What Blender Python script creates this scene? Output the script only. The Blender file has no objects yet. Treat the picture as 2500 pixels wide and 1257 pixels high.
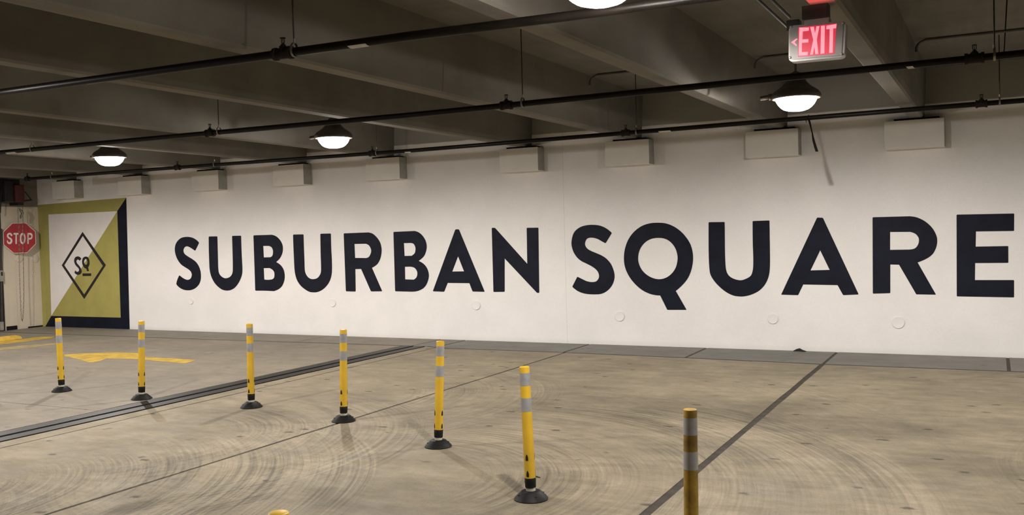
import bpy, bmesh, math, random
from mathutils import Vector, Matrix
from math import pi, sin, cos, sqrt, radians, atan2

scn = bpy.context.scene
random.seed(7)

# ------------------------------------------------------------------ camera
YAW, PITCH, ROLL = radians(27.11773717), radians(-1.79005986), radians(-1.5608872)
FPX, PX, PY, EYE = 2305.669, 1250.0, 637.49, 1.8
W, H = 2500.0, 1257.0
_f = Vector((-sin(YAW) * cos(PITCH), cos(YAW) * cos(PITCH), sin(PITCH)))
_r = Vector((cos(YAW), sin(YAW), 0))
_u = _r.cross(_f)
RIGHT = _r * cos(ROLL) + _u * sin(ROLL)
UP = -_r * sin(ROLL) + _u * cos(ROLL)
FWD = _f
CAM = Vector((0, 0, EYE))
cam = bpy.data.cameras.new('camera')
cam.sensor_fit = 'HORIZONTAL'
cam.sensor_width = 36
cam.lens = FPX / W * 36
cam.shift_y = (PY - H / 2) / W
cam.clip_start = 0.05
cam_o = bpy.data.objects.new('camera', cam)
m = Matrix((RIGHT, UP, -FWD)).transposed().to_4x4()
m.translation = CAM
cam_o.matrix_world = m
scn.collection.objects.link(cam_o)
scn.camera = cam_o

# ------------------------------------------------------------------ world, view, lights
scn.view_settings.view_transform = 'Standard'
scn.view_settings.look = 'None'
scn.view_settings.gamma = 1
scn.view_settings.use_curve_mapping = False
scn.view_settings.exposure = 0.0
wd = bpy.data.worlds.new('world')
wd.use_nodes = True
wd.node_tree.nodes['Background'].inputs[0].default_value = (1.0, 0.93, 0.82, 1)
wd.node_tree.nodes['Background'].inputs[1].default_value = 0.012
scn.world = wd

LAMP_Z = 3.05
LAMP_POWER = 610.0
LAMP_COLOR = (1.0, 0.945, 0.895)
LENS_STRENGTH = 16.0
LENS_CLEAR = 0.5          # share of the lamp's light that passes the frosted lens
# x, y, label
LAMPS = [
    (-1.76, 9.77, 'dark round garage luminaire hanging below the exit sign, in front of the last letters'),
    (-7.51, 9.76, 'dark round garage luminaire with its neck behind the middle pipe, above the first word'),
    (-11.61, 9.75, 'dark round garage luminaire nearest the framed lime panel, smallest in view'),
    (-1.77, 4.50, 'round garage luminaire cut by the top of the picture, beside the nearest pipe'),
]
HIDDEN_LAMPS = [(-15.8, 9.75), (-15.8, 4.6), (-7.5, 4.6), (-11.6, 4.6), (4.0, 9.77), (4.0, 4.6)]


# light distribution of the luminaires: wide "batwing" with a sharp cut-off towards the ceiling
# (angle from straight down, relative intensity)
DIST = [(0, .70), (15, .76), (30, .88), (45, 1.06), (55, 1.2), (62, 1.2), (68, 1.08), (72, .94), (76, .75), (79, .56), (82, .385), (84, .27), (86, .18), (88, .115),
        (90, .09), (92, .09), (95, .12), (98, .14), (102, .14), (108, .10), (130, .03), (180, .01)]


def ies_text(name, dist):
    t = bpy.data.texts.new(name)
    t.write('IESNA:LM-63-2002\n[TEST] garage\nTILT=NONE\n1 1000 1 %d 1 1 2 0 0 0\n1 1 1\n%s\n0\n%s\n' % (
        len(dist), ' '.join('%g' % a for a, _ in dist), ' '.join('%.3f' % (v * 14.151) for _, v in dist)))
    return t


# the lamps built with their housings cut the upward light themselves; those out of the picture carry the cut in their distribution
IES_OPEN = ies_text('luminaire_distribution', DIST)
IES_CUT = ies_text('luminaire_distribution_cut', [(a, v) for a, v in DIST if a <= 92] + [(95, .06), (98, .03), (102, .012), (108, .006), (180, .003)])


def lamp_light(x, y, p=1.0, ies_src=None):
    l = bpy.data.lights.new('lamp_light', 'POINT')
    l.shadow_soft_size = 0.022
    l.energy = LAMP_POWER * p
    l.color = LAMP_COLOR
    l.use_nodes = True
    nt = l.node_tree
    ies = nt.nodes.new('ShaderNodeTexIES')
    ies.mode = 'INTERNAL'
    ies.ies = ies_src or IES_OPEN
    nt.links.new(ies.outputs[0], nt.nodes['Emission'].inputs['Strength'])
    o = bpy.data.objects.new('lamp_light', l)
    o.location = (x, y, LAMP_Z - 0.050)
    scn.collection.objects.link(o)
    return o


# ------------------------------------------------------------------ helpers
def ray(x, y):
    return RIGHT * ((x - PX) / FPX) - UP * ((y - PY) / FPX) + FWD


def on(axis, val, x, y):
    d = ray(x, y)
    return CAM + d * ((val - CAM[axis]) / d[axis])


def fl(x, y):
    return on(2, 0.0, x, y)


def link(o):
    scn.collection.objects.link(o)
    return o


def mesh_obj(name, bm, mat, parent=None, smooth=False, loc=None):
    me = bpy.data.meshes.new(name)
    bmesh.ops.recalc_face_normals(bm, faces=bm.faces)
    bm.to_mesh(me)
    bm.free()
    if smooth:
        for p in me.polygons:
            p.use_smooth = True
        me.set_sharp_from_angle(angle=radians(38))
    if mat is not None:
        for mm in (mat if isinstance(mat, (list, tuple)) else [mat]):
            me.materials.append(mm)
    o = bpy.data.objects.new(name, me)
    link(o)
    if loc is not None:
        o.location = loc
    if parent is not None:
        o.parent = parent
    return o


def empty(name, loc=(0, 0, 0)):
    o = bpy.data.objects.new(name, None)
    o.location = loc
    o.empty_display_size = 0.1
    return link(o)


def tag(o, label=None, cat=None, group=None, kind=None):
    if label: o['label'] = label
    if cat: o['category'] = cat
    if group: o['group'] = group
    if kind: o['kind'] = kind
    return o


def copy_tree(o, parent=None):
    c = o.copy()
    link(c)
    if parent is not None:
        c.parent = parent
    for ch in list(o.children):
        copy_tree(ch, c)
    return c


def box(bm, lo, hi, bevel=0.0):
    lo, hi = Vector(lo), Vector(hi)
    r = bmesh.ops.create_cube(bm, size=1.0)
    vs = r['verts']
    for v in vs:
        v.co = Vector((lo[i] + (v.co[i] + .5) * (hi[i] - lo[i]) for i in range(3)))
    if bevel:
        es = list({e for v in vs for e in v.link_edges})
        bmesh.ops.bevel(bm, geom=es, offset=bevel, segments=2, affect='EDGES', profile=.6)
    return bm


def nbox(lo, hi, bevel=0.0):
    return box(bmesh.new(), lo, hi, bevel)


def tube(bm, pts, r, seg=12, caps=True):
    """swept round tube through points; r a number or one per point"""
    pts = [Vector(p) for p in pts]
    n = len(pts)
    rs = r if isinstance(r, (list, tuple)) else [r] * n
    rings = []
    up = None
    for i, p in enumerate(pts):
        t = (pts[min(i + 1, n - 1)] - pts[max(i - 1, 0)]).normalized()
        if up is None:
            a = Vector((0, 0, 1)) if abs(t.z) < .9 else Vector((1, 0, 0))
            up = (a - t * a.dot(t)).normalized()
        else:
            up = (up - t * up.dot(t)).normalized()
        s = t.cross(up)
        rings.append([bm.verts.new(p + (up * cos(2 * pi * k / seg) + s * sin(2 * pi * k / seg)) * rs[i]) for k in range(seg)])
    for a, b in zip(rings, rings[1:]):
        for k in range(seg):
            bm.faces.new((a[k], a[(k + 1) % seg], b[(k + 1) % seg], b[k]))
    if caps:
        bm.faces.new(rings[0][::-1])
        bm.faces.new(rings[-1])
    return bm


def lathe(bm, prof, seg=32, center=(0, 0, 0), cap=True, lobes=0, lobe=0.0):
    """prof: list of (radius, z)"""
    c = Vector(center)
    rings = []
    for r, z in prof:
        if r < 1e-5:
            rings.append([bm.verts.new(c + Vector((0, 0, z)))])
        else:
            rings.append([bm.verts.new(c + Vector((
                r * (1 + lobe * cos(lobes * 2 * pi * k / seg)) * cos(2 * pi * k / seg),
                r * (1 + lobe * cos(lobes * 2 * pi * k / seg)) * sin(2 * pi * k / seg), z))) for k in range(seg)])
    for a, b in zip(rings, rings[1:]):
        for k in range(seg):
            k2 = (k + 1) % seg
            if len(a) == 1 and len(b) > 1:
                bm.faces.new((a[0], b[k2], b[k]))
            elif len(b) == 1 and len(a) > 1:
                bm.faces.new((a[k], a[k2], b[0]))
            elif len(a) > 1:
                bm.faces.new((a[k], a[k2], b[k2], b[k]))
    if cap:
        for rg in (rings[0], rings[-1]):
            if len(rg) > 2:
                bm.faces.new(rg)
    return bm


def prism(bm, poly, z0, z1):
    """poly: list of (x, y) simple polygon, extruded in z"""
    a = [bm.verts.new((x, y, z0)) for x, y in poly]
    b = [bm.verts.new((x, y, z1)) for x, y in poly]
    n = len(poly)
    bm.faces.new(a[::-1])
    bm.faces.new(b)
    for i in range(n):
        bm.faces.new((a[i], a[(i + 1) % n], b[(i + 1) % n], b[i]))
    return bm


# smooth outlines -----------------------------------------------------------
def outline(spec, round_r=0.0):
    """spec entries (x, y) smooth, (x, y, 1) sharp corner, (x, y, 2) rounded corner"""
    n = len(spec)
    P = [Vector((s[0], s[1])) for s in spec]
    K = [s[2] if len(s) > 2 else 0 for s in spec]
    out = []
    for i in range(n):
        j = (i + 1) % n
        p0, p1, p2, p3 = P[i - 1], P[i], P[j], P[(j + 1) % n]
        # tangents
        if K[i] and K[j]:
            seg = [p1, p2]
        else:
            d = (p2 - p1).length
            t1 = (p2 - p1) if K[i] else (p2 - p0) * (d / max(1e-6, (p2 - p1).length + (p1 - p0).length))
            t2 = (p2 - p1) if K[j] else (p3 - p1) * (d / max(1e-6, (p3 - p2).length + (p2 - p1).length))
            if K[i] and not K[j]:
                t1 = (p2 - p1) * 1.5 - t2 * 0.5
            if K[j] and not K[i]:
                t2 = (p2 - p1) * 1.5 - t1 * 0.5
            ns = 6
            seg = []
            for k in range(ns + 1):
                t = k / ns
                h00 = 2 * t ** 3 - 3 * t ** 2 + 1
                h10 = t ** 3 - 2 * t ** 2 + t
                h01 = -2 * t ** 3 + 3 * t ** 2
                h11 = t ** 3 - t ** 2
                seg.append(p1 * h00 + t1 * h10 + p2 * h01 + t2 * h11)
        if K[i] == 2 and round_r:
            prev_d = (p0 - p1).normalized()
            nxt = (seg[1] - p1).normalized()
            a, b = p1 + prev_d * round_r, p1 + nxt * round_r
            for k in range(5):
                t = k / 4
                out.append(a * (1 - t) ** 2 + p1 * 2 * t * (1 - t) + b * t * t)
            out += seg[1:-1]
        else:
            out += seg[:-1]
    return out


def flat_mesh(name, contours, thickness):
    """fills contours given as lists of (u, v), with holes, extruded; returns mesh in local xy plane (z = depth)"""
    cu = bpy.data.curves.new(name, 'CURVE')
    cu.dimensions = '2D'
    cu.fill_mode = 'BOTH'
    cu.extrude = thickness / 2
    for c in contours:
        sp = cu.splines.new('POLY')
        sp.points.add(len(c) - 1)
        for p, q in zip(sp.points, c):
            p.co = (q[0], q[1], 0, 1)
        sp.use_cyclic_u = True
    o = bpy.data.objects.new(name, cu)
    link(o)
    dg = bpy.context.evaluated_depsgraph_get()
    me = bpy.data.meshes.new_from_object(o.evaluated_get(dg))
    bpy.data.objects.remove(o)
    bpy.data.curves.remove(cu)
    me.name = name
    return me


def painted(name, pix_contours, mat, parent, lift, thick=0.003, plane=None):
    """paint or lettering on the back wall (plane y = D): outlines given in picture pixels are put on the wall"""
    y = WALL_Y if plane is None else plane
    cs = []
    for c in pix_contours:
        cs.append([(lambda w: (w.x, w.z))(on(1, y, px, py)) for px, py in c])
    me = flat_mesh(name, cs, thick)
    for v in me.vertices:
        x, z, d = v.co
        v.co = (x, y - lift - d, z)
    me.materials.append(mat)
    me.update()
    o = bpy.data.objects.new(name, me)
    link(o)
    o.parent = parent
    return o


# ------------------------------------------------------------------ materials
class NT:
    def __init__(s, name):
        s.mat = bpy.data.materials.new(name)
        s.mat.use_nodes = True
        s.t = s.mat.node_tree
        s.b = s.t.nodes['Principled BSDF']

    def n(s, typ, **kw):
        nd = s.t.nodes.new(typ)
        for k, v in kw.items():
            setattr(nd, k, v)
        return nd

    def l(s, a, b):
        s.t.links.new(a, b)

    def coord(s):
        return s.n('ShaderNodeTexCoord').outputs['Object']

    def mapping(s, vec, scale=(1, 1, 1), rot=(0, 0, 0), loc=(0, 0, 0)):
        mp = s.n('ShaderNodeMapping')
        mp.inputs['Scale'].default_value = scale
        mp.inputs['Rotation'].default_value = rot
        mp.inputs['Location'].default_value = loc
        s.l(vec, mp.inputs['Vector'])
        return mp.outputs[0]

    def noise(s, vec, scale, detail=4, rough=.55, dist=0.0):
        nz = s.n('ShaderNodeTexNoise')
        nz.inputs['Scale'].default_value = scale
        nz.inputs['Detail'].default_value = detail
        nz.inputs['Roughness'].default_value = rough
        nz.inputs['Distortion'].default_value = dist
        s.l(vec, nz.inputs['Vector'])
        return nz.outputs[0]

    def math(s, op, a, b=None, c=None, clamp=False):
        nd = s.n('ShaderNodeMath', operation=op, use_clamp=clamp)
        for i, v in enumerate((a, b, c)):
            if v is None: continue
            if isinstance(v, (int, float)):
                nd.inputs[i].default_value = v
            else:
                s.l(v, nd.inputs[i])
        return nd.outputs[0]

    def rng(s, v, a, b, c=0.0, d=1.0, smooth=True):
        nd = s.n('ShaderNodeMapRange')
        nd.interpolation_type = 'SMOOTHSTEP' if smooth else 'LINEAR'
        s.l(v, nd.inputs[0])
        for i, x in enumerate((a, b, c, d)):
            nd.inputs[i + 1].default_value = x
        return nd.outputs[0]

    def mix(s, fac, a, b, blend='MIX'):
        nd = s.n('ShaderNodeMix', data_type='RGBA', blend_type=blend)
        for sock, v in ((nd.inputs[0], fac), (nd.inputs[6], a), (nd.inputs[7], b)):
            if isinstance(v, (int, float)):
                sock.default_value = v
            elif isinstance(v, tuple):
                sock.default_value = (*v[:3], 1)
            else:
                s.l(v, sock)
        return nd.outputs[2]

    def scale_color(s, col, v):
        nd = s.n('ShaderNodeVectorMath', operation='SCALE')
        s.l(col, nd.inputs[0])
        s.l(v, nd.inputs['Scale'])
        return nd.outputs[0]

    def bump(s, h, strength=.3, dist=.01):
        nd = s.n('ShaderNodeBump')
        nd.inputs['Strength'].default_value = strength
        nd.inputs['Distance'].default_value = dist
        s.l(h, nd.inputs['Height'])
        s.l(nd.outputs[0], s.b.inputs['Normal'])


def simple(name, col, rough=.6, metal=0.0, var=.12, scale=6.0, bump=0.0, spec=.5, detail=4):
    t = NT(name)
    c = t.coord()
    nz = t.noise(c, scale, detail)
    v = t.rng(nz, .25, .75, 1 - var, 1 + var)
    base = t.mix(0.0, col, col)
    t.l(t.scale_color(base, v), t.b.inputs['Base Color'])
    t.b.inputs['Roughness'].default_value = rough
    t.b.inputs['Metallic'].default_value = metal
    t.b.inputs['Specular IOR Level'].default_value = spec
    if bump:
        t.bump(t.noise(c, scale * 12, 5, .6), bump, .004)
    return t.mat


def emit(name, col, strength, vary=True):
    t = NT(name)
    t.b.inputs['Base Color'].default_value = (col[0] * .35, col[1] * .35, col[2] * .35, 1)
    t.b.inputs['Emission Color'].default_value = (*col, 1)
    t.b.inputs['Emission Strength'].default_value = strength
    if vary:
        t.l(t.rng(t.noise(t.coord(), 40, 2), .3, .7, strength * .97, strength * 1.03), t.b.inputs['Emission Strength'])
    t.b.inputs['Roughness'].default_value = .4
    return t.mat


def lens_material():
    t = NT('lamp_lens')
    t.b.inputs['Base Color'].default_value = (.9, .88, .84, 1)
    t.b.inputs['Emission Color'].default_value = (*LAMP_COLOR, 1)
    t.b.inputs['Emission Strength'].default_value = LENS_STRENGTH
    tr = t.n('ShaderNodeBsdfTransparent')
    mx = t.n('ShaderNodeMixShader')
    mx.inputs[0].default_value = 1 - LENS_CLEAR
    t.l(tr.outputs[0], mx.inputs[1])
    t.l(t.b.outputs[0], mx.inputs[2])
    t.l(mx.outputs[0], t.t.nodes['Material Output'].inputs['Surface'])
    return t.mat


def wall_material(name, white, concrete, limit):
    """painted below the limit height, bare concrete above, roller-like mottling"""
    t = NT(name)
    c = t.coord()
    sep = t.n('ShaderNodeSeparateXYZ')
    t.l(c, sep.inputs[0])
    wob = t.math('MULTIPLY', t.noise(c, 3.0, 3), .02)
    z = t.math('ADD', sep.outputs[2], wob)
    m1 = t.rng(z, limit, limit + .02)
    v = t.rng(t.noise(c, 1.3, 5, .6), .3, .7, .965, 1.03)
    v2 = t.rng(t.noise(c, 45, 3), .3, .7, .985, 1.015)
    col = t.mix(m1, white, concrete)
    col = t.scale_color(col, t.math('MULTIPLY', v, v2))
    # slightly darker along the foot of the wall
    foot = t.rng(sep.outputs[2], 0.0, .09, .90, 1.0)
    col = t.scale_color(col, foot)
    t.l(col, t.b.inputs['Base Color'])
    t.b.inputs['Roughness'].default_value = .62
    t.b.inputs['Specular IOR Level'].default_value = .25
    t.bump(t.noise(c, 60, 4, .6), .12, .004)
    return t.mat


def ceiling_material():
    t = NT('ceiling_concrete')
    c = t.coord()
    v = t.rng(t.noise(c, .9, 6, .62), .28, .72, .82, 1.14)
    v2 = t.rng(t.noise(t.mapping(c, (9, .5, 3)), 1.5, 4), .3, .7, .94, 1.05)
    pit = t.rng(t.noise(c, 30, 2), .2, .3, .86, 1.0)
    base = t.mix(t.noise(c, .6, 3), (.190, .172, .142), (.172, .165, .140))
    col = t.scale_color(base, t.math('MULTIPLY', t.math('MULTIPLY', v, v2), pit))
    t.l(col, t.b.inputs['Base Color'])
    t.b.inputs['Roughness'].default_value = .85
    t.b.inputs['Specular IOR Level'].default_value = .2
    t.bump(t.noise(c, 24, 5, .6), .2, .004)
    return t.mat


def arc_group():
    g = bpy.data.node_groups.new('tyre_arc', 'ShaderNodeTree')
    for nm in ('X', 'Y', 'cx', 'cy', 'r0', 'r1', 'dx', 'dy', 'cmin', 'amp'):
        g.interface.new_socket(nm, in_out='INPUT', socket_type='NodeSocketFloat')
    g.interface.new_socket('v', in_out='OUTPUT', socket_type='NodeSocketFloat')
    gi, go = g.nodes.new('NodeGroupInput'), g.nodes.new('NodeGroupOutput')

    def mth(op, *a):
        nd = g.nodes.new('ShaderNodeMath')
        nd.operation = op
        for i, v in enumerate(a):
            if isinstance(v, (int, float)):
                nd.inputs[i].default_value = v
            else:
                g.links.new(v, nd.inputs[i])
        return nd.outputs[0]

    def sst(v, a, b):
        nd = g.nodes.new('ShaderNodeMapRange')
        nd.interpolation_type = 'SMOOTHSTEP'
        for i, x in enumerate((v, a, b)):
            if isinstance(x, (int, float)):
                nd.inputs[i].default_value = x
            else:
                g.links.new(x, nd.inputs[i])
        return nd.outputs[0]
    I = gi.outputs
    x, y = mth('SUBTRACT', I['X'], I['cx']), mth('SUBTRACT', I['Y'], I['cy'])
    r = mth('SQRT', mth('ADD', mth('MULTIPLY', x, x), mth('MULTIPLY', y, y)))
    ang = mth('ARCTAN2', y, x)
    nd = mth('DIVIDE', mth('ADD', mth('MULTIPLY', x, I['dx']), mth('MULTIPLY', y, I['dy'])), mth('MAXIMUM', r, .01))

    def nz(sr, sa, det, rough):
        cb = g.nodes.new('ShaderNodeCombineXYZ')
        g.links.new(mth('MULTIPLY', r, sr), cb.inputs[0])
        g.links.new(mth('ADD', mth('MULTIPLY', ang, sa), mth('MULTIPLY', I['cx'], 3.7)), cb.inputs[1])
        n = g.nodes.new('ShaderNodeTexNoise')
        n.noise_dimensions = '2D'
        n.inputs['Scale'].default_value = 1.0
        n.inputs['Detail'].default_value = det
        n.inputs['Roughness'].default_value = rough
        g.links.new(cb.outputs[0], n.inputs['Vector'])
        return n.outputs[0]
    fine = mth('SUBTRACT', nz(30, 1.1, 7, .74), .5)
    broad = mth('SUBTRACT', nz(2.6, 1.1, 2, .5), .53)
    patch = sst(nz(1.1, 1.6, 2, .5), .30, .62)
    mask = mth('MULTIPLY', sst(r, I['r0'], mth('ADD', I['r0'], .5)), mth('SUBTRACT', 1.0, sst(r, mth('SUBTRACT', I['r1'], .10), mth('ADD', I['r1'], .03))))
    mask = mth('MULTIPLY', mask, sst(nd, I['cmin'], mth('ADD', I['cmin'], .35)))
    mask = mth('MULTIPLY', mask, mth('ADD', mth('MULTIPLY', patch, .75), .25))
    val = mth('ADD', mth('MULTIPLY', fine, 2.3), mth('MULTIPLY', broad, .85))
    g.links.new(mth('MULTIPLY', mth('MULTIPLY', val, mask), I['amp']), go.inputs[0])
    return g


ARC = arc_group()
#        cx    cy    r0   r1    dx    dy   cmin  amp
ARCS = [(-7.35, 3.95, 0.6, 3.72, .93, .37, .58, 1.0),
        (-7.90, 3.60, 2.4, 4.10, .90, .44, .62, .60),
        (-7.25, 5.90, 0.9, 3.02, .90, .35, .35, .75),
        (-4.25, 5.70, 0.7, 4.05, .78, .55, .30, .85),
        (-6.95, 8.45, 0.9, 2.90, .95, .25, .45, .60),
        (2.95, 7.90, 1.8, 3.05, -1.0, -.1, .60, .45),
        (-8.15, 4.87, 6.0, 8.60, .90, .38, .72, .45),
        (-4.86, 6.00, 0.9, 2.10, -.80, -.60, .55, .35),
        (-7.15, 3.05, .35, 1.75, .80, .60, .30, .45),
        (-1.6, 12.9, .3, 2.6, .9, -.45, .35, .25)]


def floor_material(name, base, base2, arcs=True, streak=1.0, dark=1.0):
    t = NT(name)
    c = t.coord()
    sep = t.n('ShaderNodeSeparateXYZ')
    t.l(c, sep.inputs[0])
    blot = t.noise(c, .42, 5, .6, .3)
    col = t.mix(t.rng(blot, .32, .68), base, base2)
    cloud = t.rng(t.noise(c, 1.1, 5, .62), .3, .72, 1 - .13 * streak, 1 + .11 * streak)
    brush = t.rng(t.noise(t.mapping(c, (.9, 3.0, 1), (0, 0, radians(-24))), 2.0, 9, .76), .28, .72, 1 - .17 * streak, 1 + .17 * streak)
    mott = t.rng(t.noise(c, 5.5, 7, .72), .28, .72, 1 - .10 * streak, 1 + .10 * streak)
    grain = t.math('MULTIPLY', mott, t.rng(t.noise(c, 60, 4, .7), .28, .72, 1 - .09 * streak, 1 + .09 * streak))
    v = t.math('MULTIPLY', t.math('MULTIPLY', cloud, brush), grain)
    if arcs:
        blot2 = t.noise(c, 1.8, 6, .65)
        tot = None
        for a in ARCS:
            g = t.n('ShaderNodeGroup')
            g.node_tree = ARC
            t.l(sep.outputs[0], g.inputs['X'])
            t.l(sep.outputs[1], g.inputs['Y'])
            for nm, x in zip(('cx', 'cy', 'r0', 'r1', 'dx', 'dy', 'cmin', 'amp'), a):
                g.inputs[nm].default_value = x
            tot = g.outputs[0] if tot is None else t.math('ADD', tot, g.outputs[0])
        v = t.math('MULTIPLY', v, t.math('ADD', t.math('MINIMUM', t.math('MAXIMUM', tot, -.50), .22), 1.0))
        for (bx, by, rx, ry, st) in ((-2.55, 9.2, 1.5, .75, .24), (-1.2, 8.7, 1.1, .55, .26), (-3.4, 5.35, 1.5, .65, .22), (.2, 7.6, 1.6, .35, .12), (-4.4, 4.9, 1.2, .5, .16), (-.4, 12.2, 1.6, .3, .15), (-5.234, 4.448, .16, .26, .5), (-8.9, 9.6, 1.6, .6, .1), (-6.9, 7.3, 1.0, .35, .16)):
            ex_ = t.math('DIVIDE', t.math('SUBTRACT', sep.outputs[0], bx), rx)
            ey_ = t.math('DIVIDE', t.math('SUBTRACT', sep.outputs[1], by), ry)
            rad = t.math('ADD', t.math('ADD', t.math('MULTIPLY', ex_, ex_), t.math('MULTIPLY', ey_, ey_)), t.math('MULTIPLY', t.math('SUBTRACT', blot2, .5), 1.6))
            v = t.math('MULTIPLY', v, t.rng(rad, .1, 1.1, 1 - st, 1.0))
    # small dark oil and gum spots, drawn out along the way cars roll
    vo = t.n('ShaderNodeTexVoronoi')
    vo.inputs['Scale'].default_value = 1.0
    t.l(t.mapping(c, (1.9, 3.4, 1), (0, 0, radians(-12))), vo.inputs['Vector'])
    vo.voronoi_dimensions = '2D'
    spot = t.rng(t.math('ADD', vo.outputs['Distance'], t.math('MULTIPLY', t.noise(c, 22, 3), .16)), .13, .20, 1.0, 0.0)
    rare = t.rng(t.noise(c, 2.1, 1), .55, .61)
    spot = t.math('MULTIPLY', t.math('MULTIPLY', spot, rare), .75 * dark)
    col = t.scale_color(col, v)
    col = t.mix(spot, col, (.045, .038, .028))
    t.l(col, t.b.inputs['Base Color'])
    t.l(t.rng(t.noise(c, 2.5, 4), .3, .7, .62, .80), t.b.inputs['Roughness'])
    t.b.inputs['Specular IOR Level'].default_value = .3
    t.bump(t.noise(c, 38, 5, .65), .25, .004)
    return t.mat


M = {}
M['wall'] = wall_material('wall_paint', (.80, .772, .742), (.30, .29, .26), 3.34)
M['corbel'] = simple('corbel_paint', (.78, .75, .70), .65, 0, .05, 3.0, .15)
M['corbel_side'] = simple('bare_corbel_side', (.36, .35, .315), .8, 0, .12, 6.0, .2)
M['ceiling'] = ceiling_material()
M['floor'] = floor_material('floor_concrete', (.292, .245, .168), (.248, .208, .143))
M['floor_left'] = floor_material('floor_concrete_left', (.262, .224, .170), (.228, .197, .152), False, .7, .5)
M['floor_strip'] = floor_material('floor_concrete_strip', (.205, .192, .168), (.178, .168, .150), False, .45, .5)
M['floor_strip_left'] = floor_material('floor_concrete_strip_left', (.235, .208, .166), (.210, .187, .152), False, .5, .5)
M['joint'] = simple('joint_sealant', (.046, .037, .026), .9, 0, .35, 8, .3)
M['navy'] = simple('navy_paint', (.0070, .0088, .0175), .62, 0, .22, 5.0, .12, .15)
M['lime'] = simple('lime_paint', (.375, .330, .095), .6, 0, .07, 3.0, .1, .3)
M['lime_dark'] = simple('olive_lime_paint', (.345, .312, .095), .6, 0, .07, 3.0, .1, .3)
M['white'] = simple('white_paint', (.78, .735, .70), .6, 0, .04, 3.0, .1, .3)
M['black_paint'] = simple('black_paint', (.012, .010, .011), .6, 0, .2, 8.0, .1)
M['pipe'] = simple('black_pipe_paint', (.0075, .0060, .0045), .42, 0.0, .35, 5.0, .1, .12)
M['iron'] = simple('cast_fitting', (.012, .0085, .006), .7, .1, .3, 12, .3, .2)
M['zinc'] = simple('zinc_rod', (.23, .21, .18), .45, .8, .25, 12)
M['rod'] = simple('dull_rod', (.050, .044, .035), .55, .5, .25, 12)
M['sticker'] = simple('paper_label', (.55, .52, .47), .7, 0, .1, 20)
M['lamp_body'] = simple('bronze_housing', (.085, .072, .060), .5, .2, .2, 10)
M['lens'] = lens_material()
M['post'] = simple('yellow_plastic', (.62, .385, .024), .45, 0, .12, 5.0, .06)
M['post_shaded'] = simple('scuffed_shaded_yellow', (.31, .185, .016), .6, 0, .55, 9.0, .1)  # darker mottled copy of the post yellow, shade put into its colour
M['band'] = simple('reflective_sheeting', (.37, .37, .385), .33, .35, .12, 18)
M['rubber'] = simple('black_rubber', (.0085, .0082, .0075), .55, 0, .3, 9, .2, .22)
M['neck'] = simple('grey_sleeve', (.50, .47, .38), .7, 0, .3, 16, .2)
M['slot'] = simple('slot_shadow', (.006, .005, .004), .9)
M['steel'] = simple('worn_steel', (.018, .016, .013), .5, .1, .35, 5, .1, .4)
M['seal'] = simple('black_seal', (.005, .0045, .004), .8, 0, .3, 6, 0, .1)
M['conduit'] = simple('painted_conduit', (.105, .098, .082), .6, .2, .2, 8)
M['dark_metal'] = simple('dark_metal', (.035, .031, .027), .6, .3, .3, 10)
M['road_yellow'] = simple('worn_yellow_paint', (.50, .325, .045), .75, 0, .28, 5.0, .2, detail=6)
M['road_yellow_faint'] = simple('faint_yellow_paint', (.34, .262, .120), .8, 0, .25, 5.0, .2, detail=6)
M['stop_red'] = simple('sign_red', (.36, .020, .026), .4, 0, .08, 6)
M['stop_white'] = simple('sign_white', (.74, .66, .62), .45, 0, .05, 6)
M['motor_red'] = simple('dark_red_cover', (.075, .013, .014), .5, 0, .2, 6)
M['motor_black'] = simple('black_housing', (.008, .008, .008), .5, 0, .3, 6)
M['beige'] = wall_material('beige_wall_paint', (.62, .545, .44), (.20, .185, .15), 2.62)
M['cast_grey'] = simple('grey_enclosure', (.30, .28, .25), .55, .1, .15, 10)
M['exit_face'] = simple('exit_face', (.27, .255, .245), .35, .25, .06, 8)
M['exit_frame'] = simple('exit_frame', (.36, .34, .32), .3, .4, .12, 12)
M['exit_letter'] = emit('exit_letter_glow', (1.0, .245, .30), 1.3)
M['exit_glow'] = emit('exit_red_halo', (1.0, .045, .095), .50)
M['leaf'] = simple('dry_leaf', (.022, .018, .012), .9, 0, .4, 20)
M['shutter'] = simple('grey_shutter', (.20, .19, .17), .55, .3, .15, 6)

# ------------------------------------------------------------------ setting: floor
WALL_Y = 13.72
LEFT_X = -18.65
CEIL_Z = 3.82
BEAM_Z = 3.15

bm = nbox((-26, -7, -.30), (-8.602, 14.2, -.004))
box(bm, (-8.123, -7, -.30), (9, 14.2, -.004))
box(bm, (-8.602, 12.83, -.30), (-8.123, 14.2, -.004))
box(bm, (-8.602, -7, -.30), (-8.123, 12.83, -.028))
floor = mesh_obj('floor', bm, M['joint'])
tag(floor, kind='structure')


def slab(poly, mat):
    bm = prism(bmesh.new(), poly, -.20, 0.0)
    o = mesh_obj('slab', bm, mat, floor)
    return o


def ystrip(x):
    """front edge of the drainage strip along the wall"""
    k = [(-26, 12.62), (-15.8, 12.64), (-12.8, 12.66), (-10.71, 12.74), (-8.12, 12.80), (-7.71, 12.68), (-5.6, 12.70), (-3.78, 12.62), (-1.97, 12.50), (.13, 12.50), (9, 12.48)]
    for (a, ya), (b, yb) in zip(k, k[1:]):
        if a <= x <= b:
            return ya + (yb - ya) * (x - a) / (b - a)
    return k[-1][1]


def wiggle_edge(x0, y0, y1, n, amp, seed):
    rr = random.Random(seed)
    return [(x0 + rr.uniform(-amp, amp), y0 + (y1 - y0) * i / n) for i in range(n + 1)]


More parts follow.
